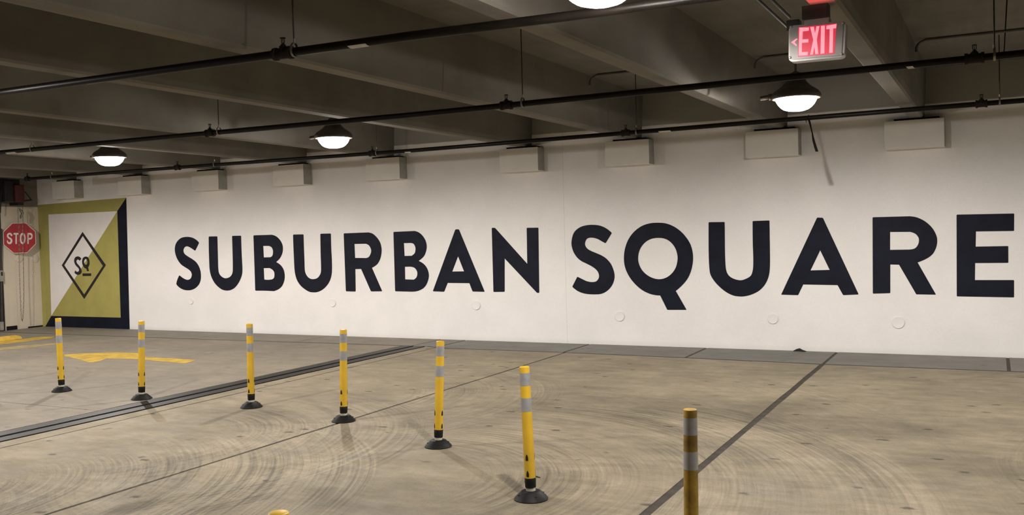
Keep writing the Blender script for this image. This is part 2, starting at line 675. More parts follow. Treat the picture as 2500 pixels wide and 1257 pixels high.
# joint lines run away from the camera; each slab has its own slightly uneven edges
YB = -7.0
def main_slab(xl, xr, y0, mat, sl, sr, top=True, ynear=None):
    yl, yr = ystrip(xl) - .05, ystrip(xr) - .05
    e1 = wiggle_edge(xl, y0, yl, 40, .0035, sl)
    e2 = wiggle_edge(xr, y0, yr, 40, .0035, sr)
    top_pts = []
    for i in range(1, 12):
        x = xl + (xr - xl) * i / 12
        top_pts.append((x, ystrip(x) - .05))
    slab(e1 + top_pts + e2[::-1], mat)


# left of the expansion joint, split by a cross joint
def rect_slab(x0, x1, y0, y1, mat):
    slab([(x0, y0), (x1, y0), (x1, y1), (x0, y1)], mat)


rect_slab(-26, -13.2, YB, 6.935, M['floor_left'])
rect_slab(-13.186, -8.60, YB, 6.935, M['floor_left'])
main_slab(-26, -8.60, 6.948, M['floor_left'], 1, 2)
main_slab(-8.125, -7.905, YB, M['floor'], 3, 4)
main_slab(-7.880, -5.672, YB, M['floor'], 5, 6)
main_slab(-5.634, -2.012, YB, M['floor'], 7, 8)
main_slab(-1.945, 1.86, YB, M['floor'], 9, 10)
main_slab(1.89, 9.0, YB, M['floor'], 11, 12)
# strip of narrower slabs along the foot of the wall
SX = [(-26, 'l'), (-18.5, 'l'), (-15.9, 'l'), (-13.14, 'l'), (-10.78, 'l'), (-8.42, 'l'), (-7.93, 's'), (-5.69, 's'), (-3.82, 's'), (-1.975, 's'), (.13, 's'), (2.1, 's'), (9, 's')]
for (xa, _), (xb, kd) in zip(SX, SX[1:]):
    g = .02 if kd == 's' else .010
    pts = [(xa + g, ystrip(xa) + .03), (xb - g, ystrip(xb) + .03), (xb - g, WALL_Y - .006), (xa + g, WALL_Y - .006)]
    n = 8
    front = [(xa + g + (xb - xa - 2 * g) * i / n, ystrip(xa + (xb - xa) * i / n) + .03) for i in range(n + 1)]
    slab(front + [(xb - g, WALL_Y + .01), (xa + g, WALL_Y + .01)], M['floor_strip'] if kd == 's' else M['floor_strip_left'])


# yellow road paint on the floor, thin coats that belong to the floor
def floor_paint(pix, mat, name='painted_marking', z=.0015):
    me = flat_mesh(name, [[(p.x, p.y) for p in (fl(*q) for q in pix)]], .002)
    for v in me.vertices:
        v.co.z += z
    me.materials.append(mat)
    o = bpy.data.objects.new(name, me)
    link(o)
    o.parent = floor
    return o


o = floor_paint([(157, 866), (200, 863), (280, 860.4), (338, 862), (352, 872), (420, 875), (480, 879), (452, 887), (400, 883), (352, 878), (320, 876), (290, 875.5), (260, 875), (248, 880), (236, 883), (225, 884.5), (214, 884), (200, 879), (180, 874), (157, 870)], M['road_yellow'])
o['label'] = 'yellow arrow painted on the floor, worn at its edges'
o = floor_paint([(-60, 838), (0, 834), (50, 829), (90, 823), (135, 821), (128, 825), (95, 829), (60, 834), (0, 841), (-60, 847)], M['road_yellow'])
o['label'] = 'yellow stripe painted on the floor in front of the wheel stop'
o = floor_paint([(-60, 856), (0, 849), (40, 845), (90, 841), (135, 837), (137, 841), (80, 848), (40, 851), (0, 856), (-60, 864)], M['road_yellow_faint'])
o['label'] = 'faded second yellow stripe painted on the floor'

# ------------------------------------------------------------------ setting: walls
wall = mesh_obj('wall_back', nbox((-19.2, WALL_Y + .05, -.3), (9, WALL_Y + .40, CEIL_Z + .3)), M['joint'])
tag(wall, kind='structure')
for xa, xb in ((-18.9, -6.0755), (-6.0735, 9.0)):
    mesh_obj('wall_panel', nbox((xa, WALL_Y, -.2), (xb, WALL_Y + .12, CEIL_Z + .12)), M['wall'], wall)

CORBELS = [(-17.86, -17.17), (-15.86, -15.19), (-13.82, -13.13), (-11.80, -11.08), (-9.71, -9.01), (-7.09, -6.40), (-5.27, -4.57), (-3.14, -2.41), (-1.30, -.57), (.75, 1.46)]
for xa, xb in CORBELS:
    bm = nbox((xa, WALL_Y - .23, 2.755), (xb, WALL_Y + .03, 3.125), .008)
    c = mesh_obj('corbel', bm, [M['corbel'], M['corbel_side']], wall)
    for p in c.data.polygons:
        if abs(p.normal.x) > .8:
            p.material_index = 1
    mesh_obj('bearing_pad', nbox((xa + .12, WALL_Y - .20, 3.124), (xb - .06, WALL_Y - .01, 3.150)), M['seal'], c)

# round repair caps in the wall
for i, (px, py, r) in enumerate([(467, 735, .062), (812, 739, .075), (1163, 745, .078), (1513, 772, .078), (1887, 778, .075), (2193, 787, .082)]):
    p = on(1, WALL_Y, px, py)
    bm = lathe(bmesh.new(), [(r, 0), (r, .010), (r * .93, .016), (r * .80, .014), (0, .012)], 28)
    bmesh.ops.rotate(bm, verts=bm.verts, cent=(0, 0, 0), matrix=Matrix.Rotation(pi / 2, 3, 'X'))
    bmesh.ops.translate(bm, verts=bm.verts, vec=(p.x, WALL_Y, p.z))
    mesh_obj('wall_cap', bm, M['wall'], wall, True)

wl = mesh_obj('wall_left', nbox((LEFT_X - .35, 12.83, -.3), (LEFT_X, WALL_Y + .06, CEIL_Z + .1)), M['beige'])
tag(wl, kind='structure')
wl2 = mesh_obj('wall_left_beyond', nbox((LEFT_X - .35, -7, -.3), (LEFT_X, 9.2, CEIL_Z + .1)), M['beige'])
tag(wl2, kind='structure')
for (px, py, r) in ((46, 631, .085), (96, 631, .085)):
    p = on(0, LEFT_X, px, py)
    bm = lathe(bmesh.new(), [(r, 0), (r, .012), (r * .9, .016), (0, .013)], 24)
    bmesh.ops.rotate(bm, verts=bm.verts, cent=(0, 0, 0), matrix=Matrix.Rotation(pi / 2, 3, 'Y'))
    bmesh.ops.translate(bm, verts=bm.verts, vec=(LEFT_X, p.y if px < 60 else min(p.y, 13.60), p.z))
    mesh_obj('wall_cap', bm, M['beige'], wl, True)
bb = mesh_obj('baseboard_left', nbox((LEFT_X, 12.86, 0), (LEFT_X + .02, 13.10, .085), .004), M['rubber'])
tag(bb, kind='structure')
mesh_obj('end_strip', nbox((LEFT_X, 13.36, 0), (LEFT_X + .012, 13.71, .030), .003), M['rubber'], bb)
# roll-up door closed in the opening, just past the left edge of the picture
dr = empty('door_1', (LEFT_X - .15, 11.0, 0))
tag(dr, kind='structure')
for i in range(24):
    z = i * .125
    mesh_obj('slat', nbox((-.03, -1.78, z + .004), (.03, 1.80, z + .121), .01), M['shutter'], dr)
for y in (-1.80, 1.795):
    mesh_obj('guide_rail', nbox((-.04, y - .03, 0), (.17, y + .03, 3.05), .006), M['dark_metal'], dr)

# ------------------------------------------------------------------ setting: ceiling of double tees
ceil = mesh_obj('ceiling', nbox((-26, -7, CEIL_Z + .10), (9, 14.1, CEIL_Z + .30)), M['joint'])
tag(ceil, kind='structure')
JX = [-26, -22.0, -20.6, -16.42, -12.22, -7.92, -3.79, .12, 4.2, 9]
for a, b in zip(JX, JX[1:]):
    mesh_obj('ceiling_panel', nbox((a + .006, -7, CEIL_Z), (b - .006, WALL_Y + .03, CEIL_Z + .14)), M['ceiling'], ceil)
# left lower edge of each stem: x at y=0 and slope with y
STEMS = [(-19.62, 0.0), (-17.55, 0.0), (-14.90, -.050), (-12.35, -.082), (-10.75, -.045), (-8.63, -.060), (-6.55, -.018), (-4.885, -.004), (-2.85, .005), (-1.03, .002), (1.05, 0), (3.2, 0), (5.15, 0)]
for x0, k in STEMS:
    bm = bmesh.new()
    ya, yb = -7.0, WALL_Y
    w0, tp = .18, .035
    rows = []
    for y in [ya + (yb - ya) * i / 24 for i in range(25)]:
        x = x0 + k * y
        prof = [(x - tp, CEIL_Z + .002), (x - .002, BEAM_Z + .020), (x + .016, BEAM_Z), (x + w0 - .016, BEAM_Z), (x + w0 + .002, BEAM_Z + .020), (x + w0 + tp, CEIL_Z + .002)]
        rows.append([bm.verts.new((px, y, pz)) for px, pz in prof])
    for a, b in zip(rows, rows[1:]):
        for i in range(5):
            bm.faces.new((a[i], a[i + 1], b[i + 1], b[i]))
        bm.faces.new((a[5], a[0], b[0], b[5]))
    bm.faces.new(rows[0]); bm.faces.new(rows[-1][::-1])
    tag(mesh_obj('beam', bm, M['ceiling']), kind='structure')


def stem_x(i, y):
    return STEMS[i][0] + STEMS[i][1] * y


# ------------------------------------------------------------------ painted lettering on the wall
def conv(ox, oy, s, pts):
    return [(ox + p[0] / s, oy + p[1] / s, *p[2:]) for p in pts]


C1 = lambda *p: conv(400, 540, 5.0, p)
C2 = lambda *p: conv(820, 540, 2500 / 520, p)
C3 = lambda *p: conv(1340, 500, 2500 / 580, p)
C4 = lambda *p: conv(1880, 500, 2500 / 620, p)
CL = lambda *p: conv(100, 540, 1257 / 220, p)
LETTERS = [
 ('S', 'first word', [C1((432,262,2),(383,362,2),(350,338),(312,315),(278,306),(252,322),(240,358),(252,395),(295,430),(345,460),(395,500),(430,555),(450,620),(453,690),(442,745),(415,790),(375,823),(330,840),(290,843),(240,835),(190,808),(152,768,2),(165,715),(190,658,2),(235,693),(270,711),(300,714),(328,698),(342,655),(332,618),(305,590),(255,558),(210,525),(170,470),(145,410),(135,345),(142,290),(165,245),(205,208),(250,193),(300,191),(355,203),(400,230))]),
 ('U', 'first word', [C1((548,186,2),(654,184,2),(658,330),(662,480),(667,600),(680,645),(708,677),(745,695),(785,690),(815,672),(835,640),(842,600),(842,480),(838,330),(834,178,2),(944,176,2),(948,330),(955,480),(960,590),(955,650),(935,710),(905,765),(865,812),(815,840),(765,846),(715,835),(670,805),(630,765),(598,715),(575,660),(560,590),(555,500),(550,350))]),
 ('B', 'first word', [C1((1094,172,2),(1315,165,1),(1360,178),(1400,208),(1435,255),(1453,310),(1452,365),(1440,410),(1415,455),(1372,498,1),(1420,530),(1455,575),(1473,630),(1476,690),(1465,745),(1440,795),(1400,830),(1345,853,1),(1230,848),(1117,848,2)),
    C1((1214,301,1),(1280,301,1),(1312,315),(1330,345),(1333,385),(1325,420),(1302,439,1),(1221,441,1)), C1((1220,573,1),(1290,571,1),(1322,588),(1345,615),(1351,650),(1345,690),(1320,710,1),(1270,715),(1227,711,1))]),
 ('U', 'first word', [C1((1578,162,2),(1706,160,2),(1711,330),(1717,480),(1722,600),(1735,645),(1760,682),(1795,703),(1830,706),(1870,695),(1900,665),(1917,625),(1920,560),(1915,400),(1911,152,2),(2040,149,2),(2044,330),(2052,480),(2052,620),(2040,690),(2015,750),(1975,803),(1925,843),(1870,865),(1825,868),(1775,860),(1720,828),(1670,785),(1630,725),(1605,650),(1594,560),(1588,430),(1582,300))]),
 ('R', 'first word', [C2((92,142,2),(380,131,1),(430,145),(480,188),(520,250),(537,320),(535,380),(520,445),(485,505),(424,547,1),(545,822,2),(413,824,2),(297,560,1),(229,562,1),(233,826,2),(118,822,2)), C2((219,267,1),(350,264,1),(385,280),(408,315),(415,350),(405,390),(385,420),(355,432,1),(226,430,1))]),
 ('B', 'first word', [C2((676,125,2),(925,114,1),(975,132),(1020,172),(1052,225),(1067,290),(1060,350),(1035,410),(973,465,1),(1030,500),(1070,550),(1090,610),(1090,665),(1072,725),(1040,775),(990,808),(935,824),(860,826,1),(696,822,2)),
    C2((799,257,1),(880,255,1),(912,265),(932,300),(935,335),(925,375),(890,405,1),(807,407,1)), C2((811,534,1),(870,533,1),(920,545),(950,580),(957,620),(945,660),(915,685,1),(814,682,1))]),
 ('A', 'first word', [C2((1403,95,2),(1445,95,2),(1748,828,2),(1605,825,2),(1568,727,1),(1313,724,1),(1272,828,2),(1138,822,2)), C2((1435,412,1),(1505,588,1),(1367,590,1))]),
 ('N', 'first word', [C2((1830,77,2),(1868,77,2),(2247,500,1),(2240,77,2),(2378,75,2),(2388,841,2),(2362,841,2),(1982,437,1),(1982,828,2),(1850,830,2))]),
 ('S', 'second word', [C3((664,295,2),(597,405,2),(560,385),(510,358),(450,345),(405,355),(384,390),(383,425),(405,460),(445,485),(500,508),(560,535),(610,570),(655,625),(682,690),(692,745),(685,800),(660,855),(620,900),(570,930),(520,941),(440,941),(375,933),(310,910),(246,862,2),(300,755,2),(350,780),(400,803),(455,812),(500,803),(525,770),(527,735),(510,695),(465,655),(400,620),(340,590),(295,550),(260,495),(240,430),(240,375),(258,305),(290,262),(340,230),(400,214),(465,210),(535,218),(600,245))]),
 ('Q', 'second word', [C3((1145,188),(1230,195),(1310,225),(1380,272),(1440,335),(1485,405),(1510,480),(1518,560),(1510,640),(1490,715),(1455,785),(1400,850),(1336,906,1),(1450,1105,2),(1247,1105,2),(1172,953,1),(1130,951),(1060,935),(980,895),(905,830),(850,760),(810,680),(792,600),(793,510),(810,430),(845,350),(905,275),(980,222),(1060,195)), C3((1150,348),(1225,358),(1285,395),(1330,455),(1353,530),(1353,590),(1335,660),(1295,720),(1235,765),(1165,782),(1095,770),(1030,735),(980,685),(950,625),(940,570),(948,500),(975,440),(1020,390),(1080,358))]),
 ('U', 'second word', [C3((1681,182,2),(1850,180,2),(1852,300),(1854,500),(1860,640),(1870,700),(1895,745),(1940,775),(2000,792),(2040,790),(2090,770),(2125,745),(2142,705),(2150,650),(2151,550),(2146,400),(2144,170,2),(2322,164,2),(2324,300),(2327,500),(2325,680),(2308,770),(2270,845),(2210,905),(2130,945),(2060,962),(2010,964),(1945,955),(1870,920),(1800,865),(1740,800),(1700,730),(1688,650),(1682,500),(1681,350))]),
 ('A', 'second word', [C4((463,125,2),(520,127,2),(873,882,2),(720,889,2),(665,790,1),(327,784,1),(277,889,2),(109,884,2)), C4((494,448,1),(587,640,1),(399,645,1))]),
 ('R', 'second word', [C4((1009,122,2),(1375,112,1),(1450,125),(1530,165),(1595,225),(1635,295),(1646,350),(1635,420),(1600,485),(1540,530),(1453,567,1),(1634,884,2),(1440,881,1),(1270,589,1),(1184,587,1),(1184,869,2),(1012,874,2)), C4((1182,267,1),(1380,266,1),(1430,285),(1460,320),(1466,355),(1455,395),(1425,428),(1370,440,1),(1182,443,1))]),
 ('E', 'second word', [C4((1836,96,2),(2403,85,2),(2402,257,2),(2027,262,1),(2024,411,1),(2345,405,2),(2346,571,2),(2019,573,1),(2017,740,1),(2402,740,2),(2402,911,2),(1838,901,2))]),
]
ORD = ['first', 'second', 'third', 'fourth', 'fifth', 'sixth', 'seventh', 'eighth']
cnt = {}
for ch, word, cons in LETTERS:
    k = cnt.get(word, 0); cnt[word] = k + 1
    o = painted('letter', [outline(c, 2.2) for c in cons], M['navy'], wall, .0012)
    o['label'] = 'navy painted capital %s, %s letter of the %s' % (ch, ORD[k], word)

# framed lime and navy panel with the lozenge emblem
pan = painted('painted_panel', [[(91, 500.4), (308.5, 482.5), (317, 808), (101, 799)]], M['lime_dark'], wall, .001, .002)
pan['label'] = 'square painted panel in lime, white and navy with a lozenge emblem'


def sub(name, cons, mat, lift, label=None):
    o = painted(name, cons, mat, pan, lift, .0015)
    if label: o['label'] = label
    return o


sub('navy_border', [[(308.5, 482.5), (317, 808), (109.5, 799.5), (125.5, 771), (295, 775.2), (286.5, 515.5)]], M['navy'], .0022)
sub('white_field', [[(118.5, 523.5), (286.5, 515.5), (125.5, 771)]], M['white'], .0022)
sub('lime_field', [[(286.5, 515.5), (295, 775.2), (125.5, 771)]], M['lime'], .0022)
sub('lozenge', [[(201.9, 565.9), (258.9, 647.1), (206, 729.9), (151.1, 647.6)], [(202.4, 575.9), (251.4, 648.9), (205.9, 718.5), (157.4, 647.4)]], M['black_paint'], .0038)
sub('letter', [outline(CL((566,522,1),(543,552,1),(522,535),(505,540),(497,560),(505,585),(530,615),(555,650),(570,690),(568,715),(550,738),(520,748),(490,738),(470,718,1),(480,685,1),(505,705),(525,700),(533,680),(525,655),(500,630),(478,600),(465,560),(470,520),(490,497),(520,490),(545,500)))], M['black_paint'], .0038, 'black letter S in the lozenge')
sub('letter', [outline(CL((628,492),(655,500),(672,530),(680,575),(675,615),(660,640,1),(672,695,1),(645,697,1),(634,662,1),(610,650),(588,620),(576,580),(578,540),(590,510),(608,497))), outline(CL((628,527),(645,545),(650,575),(642,600),(625,607),(608,590),(604,560),(612,538)))], M['black_paint'], .0038, 'black raised letter Q in the lozenge')
sub('underline', [CL((581,728),(703,726),(702,763),(583,765))], M['black_paint'], .0038)

# ------------------------------------------------------------------ expansion joint across the floor
ej = empty('expansion_joint', (-8.36, 2.9, 0))
tag(ej, 'dark steel expansion joint with two parallel rails set across the floor', 'floor joint')
y0, y1 = -9.8, 9.92
mesh_obj('seal', nbox((-.235, y0, -.027), (.232, y1, -.020)), M['seal'], ej)
mesh_obj('rail', nbox((-.225, y0, -.022), (-.055, y1, -.001), .004), M['steel'], ej)
mesh_obj('rail', nbox((.015, y0, -.022), (.175, y1, -.001), .004), M['steel'], ej)
mesh_obj('rib', nbox((-.028, y0, -.022), (-.012, y1, -.010), .002), M['steel'], ej)

# ------------------------------------------------------------------ sprinkler pipes
PIPE_Z = 3.05
PIPE_R = 0.029


def pipe_line(name, pix, yref, x_ext, label, fittings, hangers, labels, couplings=()):
    """pix: points of the pipe in the picture; the pipe hangs in the vertical plane y = yref and sags a little"""
    pts = [on(1, yref, *q) for q in pix]
    pts.sort(key=lambda p: p.x)
    if x_ext[0] is not None:
        pts = [Vector((x_ext[0], yref, pts[0].z))] + pts
    pts = pts + [Vector((x_ext[1], yref, pts[-1].z))]

    def z_at(x):
        for a, b in zip(pts, pts[1:]):
            if a.x <= x <= b.x:
                return a.z + (b.z - a.z) * (x - a.x) / (b.x - a.x)
        return pts[0].z if x < pts[0].x else pts[-1].z
    root = empty(name, (0, yref, 0))
    tag(root, label, 'sprinkler pipe', 'black sprinkler pipes under the beams')
    L = lambda p: Vector((p[0], p[1] - yref, p[2]))
    mesh_obj('pipe', tube(bmesh.new(), [L(p) for p in pts], PIPE_R, 16), M['pipe'], root, True)
    for x, half in fittings:
        z = z_at(x)
        bm = bmesh.new()
        tube(bm, [(x - half, 0, z), (x - half + .022, 0, z), (x - half + .024, 0, z), (x + half - .024, 0, z), (x + half - .022, 0, z), (x + half, 0, z)], [.044, .044, .038, .038, .044, .044], 16)
        tube(bm, [(x, 0, z + .02), (x, 0, z + .048), (x, 0, z + .050), (x, 0, z + .060)], [.032, .027, .019, .017], 14)
        ft = mesh_obj('tee_fitting', bm, M['iron'], root, True)
        bm = bmesh.new()
        tube(bm, [(x, 0, z + .056), (x, 0, z + .068)], .010, 10)
        for s in (-1, 1):
            tube(bm, [(x + s * .009, 0, z + .066), (x + s * .014, 0, z + .080), (x + s * .012, 0, z + .100)], .0035, 6)
        tube(bm, [(x, 0, z + .066), (x, 0, z + .098)], .003, 6)
        lathe(bm, [(0, .098), (.020, .100), (.022, .103), (.018, .106), (0, .107)], 14, (x, 0, z))
        mesh_obj('sprinkler_head', bm, M['iron'], ft, True)
    for x, ztop, mt in hangers:
        z = z_at(x)
        bm = bmesh.new()
        tube(bm, [(x, 0, z + .075), (x, 0, ztop)], .0058, 8)
        hg = mesh_obj('hanger_rod', bm, M[mt], root, True)
        bm = bmesh.new()
        ring = []
        for k in range(19):
            a = 2 * pi * k / 18
            ring.append((x, .034 * sin(a), z + .004 + (.036 * cos(a) if cos(a) < 0 else .055 * cos(a))))
        # flat band loop round the pipe
        vs = [[bm.verts.new((px + dx, py * f, z + .004 + (pz - z - .004) * f)) for dx, f in ((-.009, 1), (.009, 1), (.009, 1.09), (-.009, 1.09))] for px, py, pz in ring[:-1]]
        for i in range(18):
            a, b = vs[i], vs[(i + 1) % 18]
            for k in range(4):
                bm.faces.new((a[k], a[(k + 1) % 4], b[(k + 1) % 4], b[k]))
        tube(bm, [(x, 0, z + .058), (x, 0, z + .088)], .010, 8)
        mesh_obj('hanger_ring', bm, M['zinc'], hg)
    for x, w in labels:
        z = z_at(x)
        bm = bmesh.new()
        rows = []
        for k in range(7):
            a = radians(-150 + 13 * k)
            rows.append([bm.verts.new((x + dx, (PIPE_R + .0012) * cos(a), z + (PIPE_R + .0012) * sin(a))) for dx in (-w / 2 + .004 * k, w / 2 + .004 * k)])
        for a, b in zip(rows, rows[1:]):
            bm.faces.new((a[0], a[1], b[1], b[0]))
        mesh_obj('label', bm, M['sticker'], root)
    return root, z_at


pipe_line('sprinkler_pipe', [(0, 226), (500, 156.6), (1000, 88), (1400, 38), (1640, 5)], 5.05, (-17.5, 7.5),
          'black sprinkler pipe nearest the camera, passing the bright lamp at the top edge',
          [(-4.285, .075), (-.4, .075)], [(-4.19, CEIL_Z, 'rod'), (-8.2, CEIL_Z, 'rod')], [(-3.66, .145)])
pipe_line('sprinkler_pipe', [(0, 372), (500, 326), (1000, 281), (1500, 231), (2000, 181), (2500, 130)], 8.29, (-18.2, 7.5),
          'black sprinkler pipe second from the wall, crossing in front of the lamp necks',
          [(-4.26, .060), (-8.17, .060), (-12.3, .060), (-.13, .070)], [(-4.08, CEIL_Z, 'rod'), (-8.03, CEIL_Z, 'rod'), (-11.33, CEIL_Z, 'zinc'), (.01, CEIL_Z, 'rod')], [(-11.75, .20), (-.60, .05)])
p3, z3 = pipe_line('sprinkler_pipe', [(64, 437), (500, 404), (1000, 368), (1500, 327), (2000, 285.6), (2500, 245)], 11.80, (None, 7.5),
          'black sprinkler pipe closest to the lettered wall, its shadow along the wall top',
          [(-4.31, .055), (-8.36, .055), (-12.40, .055), (-16.30, .05), (-.12, .060)], [(-4.16, CEIL_Z, 'rod'), (-8.28, CEIL_Z, 'rod'), (-11.55, CEIL_Z, 'rod'), (-15.6, CEIL_Z, 'rod'), (.06, CEIL_Z, 'rod')], [(-7.72, .10), (-3.78, .16)])

# black strap hanging from the pipe nearest the wall
ys = 11.80 - PIPE_R - .006
spts = [on(1, ys, *q) for q in ((1974, 290), (1976, 296), (1979, 308), (1983, 325), (1986, 342), (1990, 356), (1994.5, 370))]
wds = [.011, .012, .009, .007, .014, .016, .017]
bm = bmesh.new()
rows = []
for p, w in zip(spts, wds):
    rows.append([bm.verts.new((p.x + s * w, p.y + d, p.z)) for s, d in ((-1, -.0015), (1, -.0015), (1, .0015), (-1, .0015))])
for a, b in zip(rows, rows[1:]):
    for k in range(4):
        bm.faces.new((a[k], a[(k + 1) % 4], b[(k + 1) % 4], b[k]))
bm.faces.new(rows[0]); bm.faces.new(rows[-1])
pz = spts[0]
lp = [(pz.x - .004, 11.80 + (PIPE_R + .006) * sin(2 * pi * k / 14), z3(pz.x) + (PIPE_R + .006) * cos(2 * pi * k / 14)) for k in range(15)]
tube(bm, lp, .004, 6, False)
q = on(1, ys, 1968.5, 297)
tube(bm, [(q.x, ys, q.z + .03), (q.x, ys, q.z - .012)], [.006, .003], 6)
tag(mesh_obj('hanging_strap', bm, M['seal']), 'loose black strap dangling from the pipe closest to the wall', 'strap')

# ------------------------------------------------------------------ lamps
def make_lamp(x, y, label):
    root = empty('garage_luminaire', (x, y, LAMP_Z))
    tag(root, label, 'ceiling light', 'round garage luminaires')
    bm = lathe(bmesh.new(), [(.205, .004), (.232, .001), (.242, .008), (.244, .022), (.236, .048), (.216, .074), (.186, .096), (.156, .114), (.132, .136), (.112, .158), (.100, .172)], 36, cap=False)
    lathe(bm, [(.204, .004), (.200, .03), (.09, .10)], 36, cap=False)
    hs = mesh_obj('housing', bm, M['lamp_body'], root, True)
    mesh_obj('neck_cap', lathe(bmesh.new(), [(.100, .171), (.098, .196), (.070, .212), (.064, .236), (.054, .256), (.030, .266), (.020, .274)], 28), M['lamp_body'], root, True)
    mesh_obj('stem', tube(bmesh.new(), [(0, 0, .255), (0, 0, CEIL_Z - LAMP_Z)], .012, 12), M['conduit'], root, True)
    # ribbed glass lens
    mesh_obj('lens', lathe(bmesh.new(), [(.203, .006), (.194, -.022), (.174, -.056), (.148, -.084), (.118, -.104), (.075, -.117), (0, -.122)], 48, cap=False, lobes=24, lobe=.008), M['lens'], root, True)
    bm = tube(bmesh.new(), [(-.205, -.02, .040), (-.262, -.03, .036), (-.266, -.03, .036), (-.345, -.04, .028)], [.032, .032, .024, .022], 12)
    mesh_obj('sensor', bm, M['lamp_body'], root, True)
    return root


for (x, y, lb) in LAMPS:
    make_lamp(x, y, lb)
    lo = lamp_light(x, y, 1.25 if y < 6 else 1.0 if x > -3 else .88)
    if y < 6:
        lo.data.shadow_soft_size = .062
for (x, y) in HIDDEN_LAMPS:
    lamp_light(x, y, LENS_CLEAR, IES_CUT)

# ------------------------------------------------------------------ exit sign
SY = 6.10
ex = empty('exit_sign', (-.97, SY, 2.925))
tag(ex, 'lit red exit sign with left arrow hanging from a beam', 'exit sign')
exl = Vector((-.97, SY, 2.925))


def sgn(px, py, dy=0.0):
    p = on(1, SY, px, py)
    return (p.x - exl.x, p.z - exl.z)


def sign_flat(name, cons, mat, lift, thick=.003, label=None, parent=None):
    me = flat_mesh(name, [[sgn(*q) for q in c] for c in cons], thick)
    for v in me.vertices:
        x, z, d = v.co
        v.co = (x, -lift - d, z)
    me.materials.append(mat)
    o = bpy.data.objects.new(name, me)
    link(o)
    o.parent = parent or ex
    if label: o['label'] = label
    return o


CX = lambda *p: conv(1800, 0, 4.191, p)
def rr(c, r):
    return outline([(x, y, 2) for x, y in c], r)
case = rr([(1925.5, 63), (2066, 50.5), (2061, 138.5), (1925, 151.5)], 13)
sign_flat('case', [case], M['exit_frame'], -.045, .085)
sign_flat('face', [rr([(1929, 66), (2059, 55), (2055, 135), (1928.5, 146.5)], 9)], M['exit_face'], .0, .006)
sign_flat('letter', [[p[:2] for p in CX((637,285),(735,283),(733,315),(672,322),(668,405),(730,402),(728,435),(664,440),(662,535),(725,532),(722,567),(630,572))]], M['exit_letter'], .0055, .003, 'glowing letter E')
sign_flat('letter', [[p[:2] for p in CX((748,279),(785,276),(797,345),(812,272),(842,270),(815,405),(832,553),(801,556),(790,475),(776,558),(747,561),(779,410))]], M['exit_letter'], .0055, .003, 'glowing letter X')
sign_flat('letter', [[p[:2] for p in CX((858,268),(897,264),(893,547),(854,552))]], M['exit_letter'], .0055, .003, 'glowing letter I')
sign_flat('letter', [[p[:2] for p in CX((915,265),(1017,248),(1012,290),(982,292),(978,540),(942,543),(948,298),(913,300))]], M['exit_letter'], .0055, .003, 'glowing letter T')
sign_flat('arrow', [[p[:2] for p in CX((553,433),(607,396),(619,400),(588,432),(614,466),(603,471))]], M['exit_letter'], .0055, .003, 'glowing chevron pointing left')
# red halo of the letters, painted as a glowing field behind them
for nm, cs in (('red_halo', [[(1949.5, 67), (2043, 57), (2037.5, 131.5), (1949, 139)]]),):
    sign_flat(nm, cs, M['exit_glow'], .0034, .002)
for (px, py) in ((1929, 141), (2054, 132), (1931, 66), (2058, 56)):
    x, z = sgn(px, py)
    bm = lathe(bmesh.new(), [(.008, 0), (.008, .004), (.005, .007), (0, .0075)], 12)
    bmesh.ops.rotate(bm, verts=bm.verts, cent=(0, 0, 0), matrix=Matrix.Rotation(pi / 2, 3, 'X'))
    bmesh.ops.translate(bm, verts=bm.verts, vec=(x, -.003, z))
    mesh_obj('corner_screw', bm, M['exit_frame'], ex, True)
# canopy and bracket up to the beam
mesh_obj('canopy', nbox((-.075, .005, .098), (.078, .085, .140), .006), M['exit_frame'], ex)
mesh_obj('bracket', nbox((-.085, .0, .140), (.070, .10, BEAM_Z - exl.z), .004), M['dark_metal'], ex)
mesh_obj('junction_box', nbox((-.195, .08, .098), (-.115, .16, .165), .004), M['dark_metal'], ex)
# added red light before the sign, strengthens its glow on the beam
l = bpy.data.lights.new('exit_glow_fill', 'AREA')
l.shape = 'RECTANGLE'
l.size, l.size_y = .26, .03
l.energy = .38
l.color = (1, .10, .12)
lo = bpy.data.objects.new('exit_glow_fill', l)
lo.location = (exl.x, SY - .085, exl.z + .118)
lo.rotation_euler = (radians(180 + 12), 0, 0)
l.spread = radians(120)
link(lo)

# ------------------------------------------------------------------ conduits under the ceiling
CY_ = 11.52
def conduit_run(xa, xb, label, drop=True):
    bm = bmesh.new()
    z = CEIL_Z - .016
    pts = []
    if drop:
        pts += [(xa, CY_, z - .125), (xa, CY_, z - .10)]
        for k in range(1, 6):
            a = pi / 2 * k / 6
            pts.append((xa + .09 * (1 - cos(a)), CY_, z - .10 + .09 * sin(a)))
        pts.append((xa + .10, CY_, z))
    else:
        pts.append((xa, CY_, z))
    pts.append((xb, CY_, z))
    tube(bm, pts, .0145, 10)
    return tag(mesh_obj('conduit', bm, M['conduit'], None, True), label, 'conduit', 'thin conduits crossing between the beams')


conduit_run(stem_x(7, CY_) + .245, stem_x(8, CY_) - .03, 'short bent conduit in the bay above the start of the second word')
conduit_run(stem_x(8, CY_) + .245, stem_x(9, CY_) - .03, 'bent conduit passing behind the exit sign')
conduit_run(stem_x(9, CY_) + .245, 6.5, 'long bent conduit at the upper right, behind the hanger rod')
